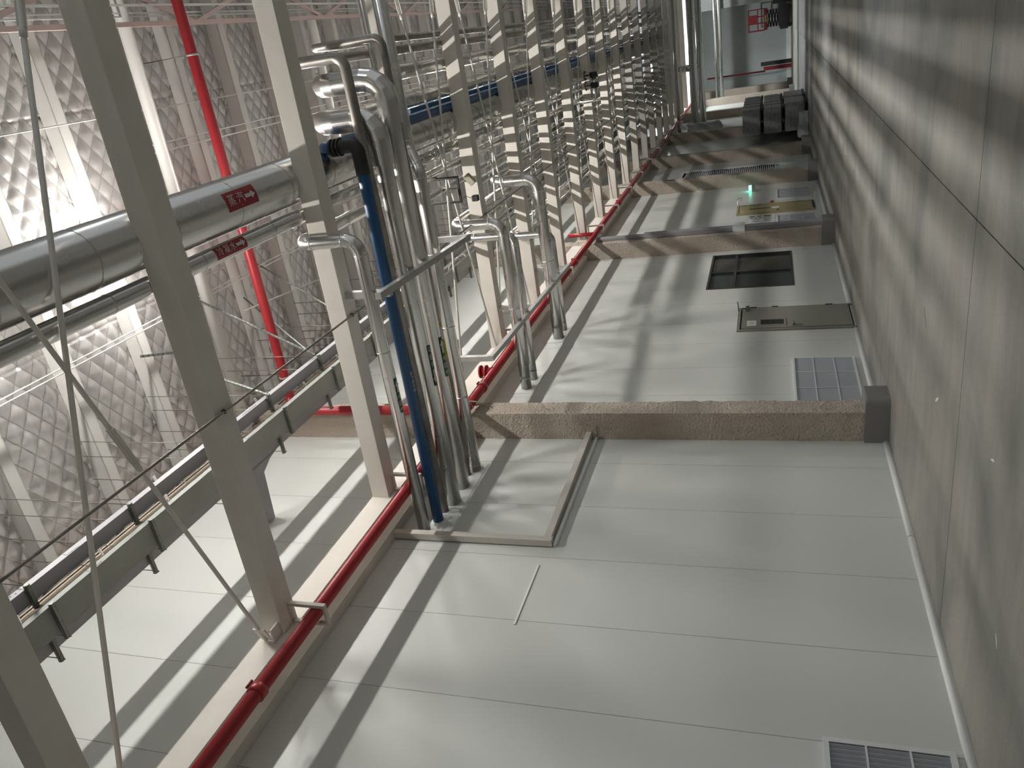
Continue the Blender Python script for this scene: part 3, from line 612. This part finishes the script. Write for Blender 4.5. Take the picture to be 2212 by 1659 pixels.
for k, yy in enumerate(LAMP_YS):
    t = thing('panel_lamp', 'wide diffuser lamp of the row over the steam pipe, ' + ORD[k] + ' from the camera', 'lamp', (LAMP_X, yy, LAMP_Z), 'panel lamps over the rack')
    wb_ = .055 if k < 2 else .095  # later lamp bodies widened to block light towards the roof
    if k >= 2: obj('uplight_skirt', MB().box(LAMP_X - .10, LAMP_X - .095, yy - .54, yy + .54, LAMP_Z - .035, LAMP_Z + .10).box(LAMP_X + .095, LAMP_X + .10, yy - .54, yy + .54, LAMP_Z - .035, LAMP_Z + .10), 'white', t)  # side skirts added to keep these lamps from lighting the roof
    obj('diffuser', MB().box(LAMP_X - .08, LAMP_X + .08, yy - .5, yy + .5, LAMP_Z - .03, LAMP_Z + .03), 'lens', t, bevel=.02)
    obj('lamp_body', MB().box(LAMP_X - wb_, LAMP_X + wb_, yy - .54, yy + .54, LAMP_Z + .04, LAMP_Z + .10), 'white', t)
    for s_ in (-.54, .50): obj('end_cap', MB().box(LAMP_X - .09, LAMP_X + .09, yy + s_, yy + s_ + .04, LAMP_Z - .035, LAMP_Z + .04), 'white', t)
    for s_ in (-.4, .4): obj('hanging_wire', MB().tube([(LAMP_X, yy + s_, LAMP_Z + .09), (LAMP_X, yy + s_, 11.35)], .004, 5), 'rod', t)
k = 0
for x_, yy in ((12.5, -1.0), (12.5, 6.0), (12.5, 13.0), (12.5, 21.0), (12.5, 30.0), (3.0, 57.0), (9.0, 57.0)):  # unseen lamps: fill over the aisle, added brightness at the far end
    lab = 'unseen fill lamp over the aisle right of the rack' if yy < 50 else 'unseen lamp added to light the far end of the hall'
    k += 1; lab += ', ' + ORD[k - 1] + ' along the hall'
    t = thing('unseen_fill_lamp', lab, 'lamp', (x_, yy, 9.2), 'unseen aisle fill lamps' if yy < 50 else 'unseen far fill lamps')
    obj('lens', MB().tube([(x_, yy, 9.2), (x_, yy, 9.22)], .42, 24), 'lens2' if yy < 50 else 'lens3', t)
    obj('housing', MB().tube([(x_, yy, 9.225), (x_, yy, 9.35)], .44, 24), 'white', t)
    obj('hanging_wire', MB().tube([(x_, yy, 9.35), (x_, yy, 11.4)], .006, 6), 'rod', t)

# ================================================================== WALL ITEMS
def louvre(name, lab, y0, y1, z0, z1, ny, nz_, slats=34, fr=.035):
    t = thing(name, lab, 'louvre', (0, (y0 + y1) / 2, z0), 'wall louvres')
    obj('frame', MB().box(0, .035, y0, y0 + fr, z0, z1).box(0, .035, y1 - fr, y1, z0, z1).box(0, .05, y0 + fr, y1 - fr, z1 - fr, z1).box(0, .05, y0 + fr, y1 - fr, z0, z0 + fr), 'louvre_f', t)
    obj('backing', MB().box(0, .004, y0 + fr, y1 - fr, z0 + fr, z1 - fr), 'dark', t)
    H = z1 - z0 - 2 * fr
    W = y1 - y0 - 2 * fr
    for i in range(slats):                        # upright slats, turned a little
        yy = y0 + fr + W * i / slats; s = W / slats
        P_ = [(.006, yy + s * .1), (.030, yy + s * .62), (.032, yy + s * .72), (.008, yy + s * .2)]
        obj('slat', MB().rings([[(a, b, z0 + fr) for a, b in P_], [(a, b, z1 - fr) for a, b in P_]], True, False), 'louvre', t)
    for i in range(1, nz_ + 1):
        z = z0 + (z1 - z0) * i / (nz_ + 1); obj('crosspiece', MB().box(.0, .037, y0 + fr, y1 - fr, z - .008, z + .008), 'louvre_f', t)
    for i in range(1, ny + 1):
        yy = y0 + (y1 - y0) * i / (ny + 1); obj('mullion', MB().box(.0, .036, yy - .008, yy + .008, z0 + fr, z1 - fr), 'louvre_f', t)
    return t
louvre('wall_louvre', 'grey louvre low on the wall at the bottom edge of the photo', 3.6, 5.46, .15, 1.22, 1, 2, 34, .05)
louvre('wall_louvre', 'grey louvre grid beside the nearest column, left of the grey door', 12.15, 14.12, .20, 1.26, 2, 2, 44)
louvre('wall_louvre', 'grey louvre right beside the second column, under the safety signs', 23.6, 25.35, .30, 1.44, 2, 2, 24)
louvre('wall_louvre', 'grey louvre under the green lamp, beyond the yellow door', 27.7, 29.2, .30, 1.42, 2, 1, 24)

def hinge(t, yy, z): obj('hinge', MB().box(.0, .055, yy - .02, yy + .02, z - .07, z + .07), 'black', t)
# grey door 15.6-17.0
t = thing('door_1', 'grey-beige steel door with narrow vision pane', 'door', (0, 16.3, 0)); t['kind'] = 'structure'
y0, y1, zt = 15.62, 16.98, 2.31
obj('frame', MB().box(-.1, .03, y0, y0 + .055, .0, zt).box(-.1, .03, y1 - .04, y1, .0, zt).box(-.1, .03, y0 + .055, y1 - .04, zt - .05, zt), 'doorp', t)
obj('gap', MB().box(-.1, -.08, y0 + .05, y1 - .04, .0, zt - .05), 'dark', t)
leaf = obj('leaf', MB().box(-.02, .045, y0 + .085, y1 - .045, .075, zt - .08), 'doorp', t, bevel=.003)
obj('pane', MB().box(.046, .049, 15.84, 16.14, 1.38, 1.84), 'glass', leaf); obj('bead', MB().box(.045, .058, 15.80, 15.84, 1.34, 1.88).box(.045, .058, 16.14, 16.18, 1.34, 1.88).box(.045, .058, 15.84, 16.14, 1.34, 1.38).box(.045, .058, 15.84, 16.14, 1.84, 1.88), 'doorp', leaf)
for i in range(9): obj('bar', MB().box(.049, .052, 15.85, 16.13, 1.42 + i * .045, 1.428 + i * .045), 'inkk', leaf)
obj('notice', MB().box(.045, .048, 15.82, 16.12, 1.93, 2.12), 'white', leaf)
for i, wl_ in enumerate((.10, .20, .17)): obj('notice_line', MB().box(.048, .0485, 15.97 - wl_ / 2, 15.97 + wl_ / 2, 2.06 - i * .035, 2.067 - i * .035), 'inkk', leaf)
obj('handle', MB().box(.045, .09, 15.76, 15.79, 1.17, 1.20).box(.075, .092, 15.76, 15.90, 1.172, 1.198).box(.045, .056, 15.745, 15.80, 1.02, 1.22), 'galv', leaf)
obj('door_closer', MB().box(.045, .10, 16.70, 16.92, 2.08, 2.16).bar((.08, 16.8, 2.16), (.17, 16.55, 2.24), .025, .012), 'galv', leaf)
for z in (2.0, 1.55, .45): hinge(t, y1 - .045, z)
obj('frame_wire', MB().tube([(.03, y1 - .2, zt), (.16, y1 + .05, zt + .03)], .012, 6), 'galv', t)
# window 18.47-21.38
t = thing('window_1', 'black framed four-pane window in the panel wall', 'window', (0, 19.9, 1.1)); t['kind'] = 'structure'
y0, y1, z0, z1 = 18.47, 21.38, 1.10, 3.14
fr = .055
fm = obj('window_frame', MB().box(-.09, .01, y0, y0 + fr, z0, z1).box(-.09, .01, y1 - fr, y1, z0, z1).box(-.09, .01, y0 + fr, y1 - fr, z0, z0 + fr).box(-.09, .01, y0 + fr, y1 - fr, z1 - fr, z1)
    .box(-.08, .0, 19.80, 19.87, z0 + fr, z1 - fr).box(-.08, .0, y0 + fr, 19.80, 2.46, 2.53).box(-.08, .0, 19.87, y1 - fr, 2.46, 2.53), 'wframe', t)
for a, b in ((y0 + fr, 19.80), (19.87, y1 - fr)):
    for c, d_ in ((z0 + fr, 2.46), (2.53, z1 - fr)): obj('pane', MB().box(-.05, -.045, a, b, c, d_), 'glass', t)
# recessed ribbed panel in bay 3 and pale door below
t = thing('window_2', 'tall recess with horizontal ribs beyond the third column', 'window', (0, 32.6, 1.45)); t['kind'] = 'structure'
obj('recess_frame', MB().box(-.1, .03, 34.3, 34.48, 1.45, 5.25).box(-.1, .03, 31.2, 34.3, 5.1, 5.25), 'louvre_f', t)
obj('recess_back', MB().box(-.10, -.09, 31.3, 34.35, 1.45, 5.1), 'louvre', t)
for i in range(44): obj('rib', MB().box(-.09, -.005, 31.3, 34.3, 1.5 + i * .081, 1.535 + i * .081), 'louvre_f', t)
t = thing('door_2', 'pale sliding door under the ribbed recess', 'door', (0, 33, .1)); t['kind'] = 'structure'
obj('leaf', MB().box(-.04, .0, 32.2, 33.9, .12, 1.42), 'fluor', t); obj('leaf', MB().box(-.08, -.05, 33.7, 34.3, .12, 1.42), 'fluor', t)
obj('rail', MB().box(-.10, .02, 32.2, 34.33, 1.40, 1.45), 'louvre_f', t)
obj('door_post', MB().box(.0, .03, 34.4, 35.2, .1, 1.42), 'fluor', t)
# yellow door
t = thing('door_3', 'yellowish door with narrow slit and small notice', 'door', (0, 26.4, .3)); t['kind'] = 'structure'
obj('leaf', MB().box(.0, .045, 25.86, 26.95, .36, 2.62), 'door2', t); obj('frame', MB().box(0, .06, 25.80, 25.86, .3, 2.68).box(0, .06, 26.95, 27.0, .3, 2.68).box(0, .06, 25.86, 26.95, 2.62, 2.68), 'door2', t)
obj('threshold_gap', MB().box(.0, .05, 25.86, 26.95, .28, .36), 'black', t); obj('pane', MB().box(.045, .05, 26.36, 26.46, 1.65, 2.28), 'glass', t)
obj('notice', MB().box(.045, .05, 26.28, 26.52, 1.36, 1.58), 'white', t)
for z in (2.45, 2.2, 1.98, .75): hinge(t, 26.95, z)
obj('handle', MB().box(.045, .09, 25.95, 26.10, 1.40, 1.43), 'galv', t)
# sign board
t = thing('sign_board', 'white board of safety pictograms and notices beside the yellow door', 'sign', (0.02, 25.2, 1.4))
obj('board', MB().box(.0, .01, 24.66, 25.66, 1.50, 2.28), 'white', t)
def oval(t, yy, z, a, b, m): 
    P_ = [(.010, yy + a * math.cos(i * math.pi / 8), z + b * math.sin(i * math.pi / 8)) for i in range(16)]
    obj('pictogram', MB().rings([P_, [(.013, p[1], p[2]) for p in P_]], True, False), m, t)
for yy, z, a, b, m in ((25.5, 2.18, .06, .10, 'inkk'), (25.5, 1.96, .06, .08, 'redl'), (25.5, 1.72, .07, .14, 'inkk'), (25.3, 2.20, .05, .06, 'inkk'), (25.3, 2.07, .05, .05, 'inkk'), (25.3, 1.93, .05, .06, 'redl'), (25.3, 1.72, .06, .14, 'tray'), (25.1, 2.05, .03, .13, 'tray'), (25.1, 1.72, .05, .14, 'tray'), (24.88, 2.08, .04, .10, 'tray'), (24.88, 1.72, .03, .12, 'inkk')): oval(t, yy, z, a, b, m)
t = obj('alarm_button', MB().box(0, .05, 27.30, 27.42, 1.52, 1.62), 'redl'); tag(t, 'small red alarm button beside the yellow door', 'button')
# green emergency lamp
t = thing('emergency_lamp', 'small wall lamp glowing green beyond the yellow door', 'lamp', (.1, 29.4, 2.2))
obj('lens', MB().box(.06, .20, 29.28, 29.48, 2.26, 2.36), 'exit', t); obj('housing', MB().box(0, .22, 29.24, 29.52, 2.14, 2.26), 'beige', t)
# small high lamp by yellow door (bracket)
t = obj('wall_camera', MB().tube([(.0, 27.2, 2.66), (.16, 27.2, 2.66), (.22, 27.2, 2.60)], .03, 8, .03, 3).box(.17, .27, 27.14, 27.26, 2.54, 2.66), 'white'); tag(t, 'small white camera over the yellow door', 'camera')
# vertical grey tray on the second column
t = obj('vertical_tray', MB().box(.49, .60, 21.98, 22.26, .36, 5.1).box(.49, .56, 22.0, 22.24, 5.1, 6.5), 'tray'); tag(t, 'grey cable tray running up the front of the second column', 'cable tray')
obj('junction_cover', MB().box(.485, .66, 21.94, 22.3, 2.3, 2.62), 'louvre_f', t)
t = obj('notice_panel', MB().box(.485, .50, 35.98, 36.36, .25, 2.3).box(.50, .505, 36.05, 36.3, 1.6, 2.1), 'doorp'); tag(t, 'grey panel leaning on the fourth column', 'panel')

# ================================================================== PALLET STACKS
def crumple(x0, x1, y0, y1, z0, z1, seed, amp=.035):
    mb = MB(); nx, ny, nz_ = 7, 7, 7
    def w_(p):
        p = Vector(p); c = Vector(((x0 + x1) / 2, (y0 + y1) / 2, (z0 + z1) / 2)); q = p - c; hx, hy, hz = (x1 - x0) / 2, (y1 - y0) / 2, (z1 - z0) / 2
        k_ = (abs(q.x / hx) ** 16 + abs(q.y / hy) ** 16 + abs(q.z / hz) ** 16) ** (1 / 16); q = q / max(k_, 1e-6)
        nn = noise.noise(Vector((p.x * 3 + seed, p.y * 3, p.z * 4))); return c + q * (1 + amp * nn)
    for f in (lambda u, v: (x0, y0 + (y1 - y0) * u, z0 + (z1 - z0) * v), lambda u, v: (x1, y0 + (y1 - y0) * (1 - u), z0 + (z1 - z0) * v), lambda u, v: (x0 + (x1 - x0) * (1 - u), y0, z0 + (z1 - z0) * v),
              lambda u, v: (x0 + (x1 - x0) * u, y1, z0 + (z1 - z0) * v), lambda u, v: (x0 + (x1 - x0) * u, y0 + (y1 - y0) * v, z1), lambda u, v: (x0 + (x1 - x0) * (1 - u), y0 + (y1 - y0) * v, z0)):
        mb.grid(lambda u, v, f=f: w_(f(u, v)), nx, ny)
    return mb
def pallet(x0, x1, y0, y1, z):
    mb = MB().box(x0, x1, y0, y1, z + .09, z + .11)
    for i in range(3): xx = x0 + (x1 - x0 - .1) * i / 2; mb.box(xx, xx + .1, y0, y1, z, z + .09)
    return mb
k = 0
lev = ['bottom', 'middle', 'top']
for li, (zb, hh, ys_) in enumerate(((0, .86, [38.4, 41.2]), (.99, .78, [38.5, 39.85, 41.0, 42.1, 43.2]), (1.9, .80, [38.5, 39.85, 41.0, 42.1, 43.2]))):
    for j, y0 in enumerate(ys_):
        dd = 2.4 if li == 0 else (1.05 if j == 0 else .84); x0, x1 = .62, 1.78 + (.12 if li == 0 else 0)
        lab = 'plastic-wrapped grey bundle, %s level, %s from the camera' % (lev[li], ORD[j])
        t = thing('wrapped_bundle', lab, 'bundle', ((x0 + x1) / 2, y0 + dd / 2, zb), 'wrapped bundles by the wall')
        obj('sack', crumple(x0, x1, y0, y0 + dd, zb + .11, zb + .11 + hh, k * 3.1), 'wrap', t); obj('pallet', pallet(x0, x1, y0, y0 + dd, zb), 'wood', t); k += 1
for i, (x_, y_, s_, m, lab) in enumerate(((.75, 37.6, .30, 'plastic', 'crumpled clear film heap on the floor nearest the wall'), (1.25, 37.8, .26, 'plastic', 'crumpled clear film heap in front of the bundles'), (.5, 38.0, .22, 'black', 'small dark bag beside the wrapped bundles'))):
    t = obj('plastic_heap', crumple(x_ - s_, x_ + s_, y_ - s_, y_ + s_, 0, s_ * 1.5, i * 7.7, .25), m); tag(t, lab, 'heap')

# ================================================================== FAR END
# cross pipes under and between far beams
for k, (yy, z, r, lab) in enumerate(((47.2, 6.55, .10, 'slim silver pipe crossing the hall behind the striped beams'), (48.6, 5.75, .22, 'fat silver pipe crossing the hall in front of the far rack'), (49.6, 5.4, .20, 'second fat silver pipe crossing the hall in front of the far rack'),
                                     (60.5, 5.15, .12, 'silver pipe crossing near the far wall, upper one'), (61.5, 4.9, .14, 'silver pipe crossing near the far wall, lower one'))):
    t = obj('cross_pipe', MB().tube([(-.02, yy, z), (20, yy + .5, z)], r, 18), 'alu'); tag(t, lab, 'pipe')
    if k in (1, 2): obj('pipe_elbow', MB().tube([(3.3, yy, z + .05), (3.3, yy + .3, z + .5), (3.3, yy + .3, z + .85)], r * .8, 14, .3, 4), 'alu', t)
for k in range(4):
    t = obj('far_beam', MB().box(.3, 20, 52.6 + k * 2.9, 52.96 + k * 2.9, ZB - .1, ZT), 'beam'); tag(t, 'far cream cross beam beyond the crossing pipes, ' + ORD[k] + ' of four', 'beam', 'far cross beams')
t = obj('partition_block', MB().box(6.12, 20, 61.8, 64, 0, 9), 'part'); tag(t, 'dark grey partition block at the far right', 'partition')
t = obj('wall_ledge', MB().box(0.5, 6.1, 67.7, 68, 0, .34).box(.5, 6.1, 67.6, 67.7, 0, .10), 'white'); tag(t, 'low white kerb along the far wall', 'kerb')
# scissor lift
t = thing('scissor_lift', 'red scissor lift with black base standing at the far end', 'lift', (4.9, 66, 0))
obj('base', MB().box(4.2, 5.7, 65.2, 66.6, .12, .85).box(4.1, 4.2, 65.3, 66.5, .25, .8), 'black', t)
for x_ in (4.35, 5.5):
    for y_ in (65.2, 66.5): obj('wheel', MB().tube([(x_, y_ - .07, .16), (x_, y_ + .07, .16)], .16, 14), 'black', t)
for i in range(4):
    z = .85 + i * .2
    for y_ in (65.4, 66.4): obj('scissor_arm', MB().bar((4.35, y_, z), (5.5, y_, z + .2), .05, .08).bar((5.5, y_, z), (4.35, y_, z + .2), .05, .08), 'black', t)
obj('platform', MB().box(4.2, 5.65, 65.2, 66.6, 1.68, 1.92), 'red_dk', t)
rail = MB()
for z in (2.35, 3.0):
    rail.bar((4.2, 65.2, z), (5.65, 65.2, z), .06, .06).bar((4.2, 66.6, z), (5.65, 66.6, z), .06, .06).bar((4.2, 65.2, z), (4.2, 66.6, z), .06, .06).bar((5.65, 65.2, z), (5.65, 66.6, z), .06, .06)
for x_ in (4.2, 4.7, 5.15, 5.65):
    for y_ in (65.2, 66.6): rail.bar((x_, y_, 1.9), (x_, y_, 3.03), .06, .06)
obj('guard_rail', rail, 'red_dk', t); obj('control_box', MB().box(4.7, 5.3, 65.1, 65.3, 2.4, 2.95), 'red_dk', t); obj('warning_plate', MB().box(4.75, 5.2, 65.15, 65.19, 1.75, 1.86), 'yellow', t)
t = obj('machine', MB().box(5.85, 7.0, 65.0, 66.4, .1, 1.3).box(5.9, 6.1, 65.0, 65.2, 0, .1).box(6.8, 7.0, 65.0, 65.2, 0, .1).box(5.9, 6.1, 66.2, 66.4, 0, .1), 'black'); tag(t, 'dark machine half out of frame beside the scissor lift', 'machine')
t = thing('extinguisher_cabinet', 'red and black fire boxes standing at the far wall corner', 'cabinet', (1.6, 66.3, 0))
obj('box', MB().box(1.35, 1.60, 66, 66.4, .0, 2.0), 'red_dk', t); obj('box', MB().box(1.68, 1.95, 66, 66.4, .0, 2.2), 'black', t); obj('red_pipe', MB().tube([(1.3, 66.2, 1.9), (1.3, 66.2, 6.2)], .06, 10), 'red_dk', t)
# film hanging from a far beam
t = obj('hanging_film', crumple(.1, .5, 46.2, 46.8, 4.2, 6.0, 3.3, .5), 'plastic'); tag(t, 'bit of clear film hanging high on the wall above the bundles', 'film')
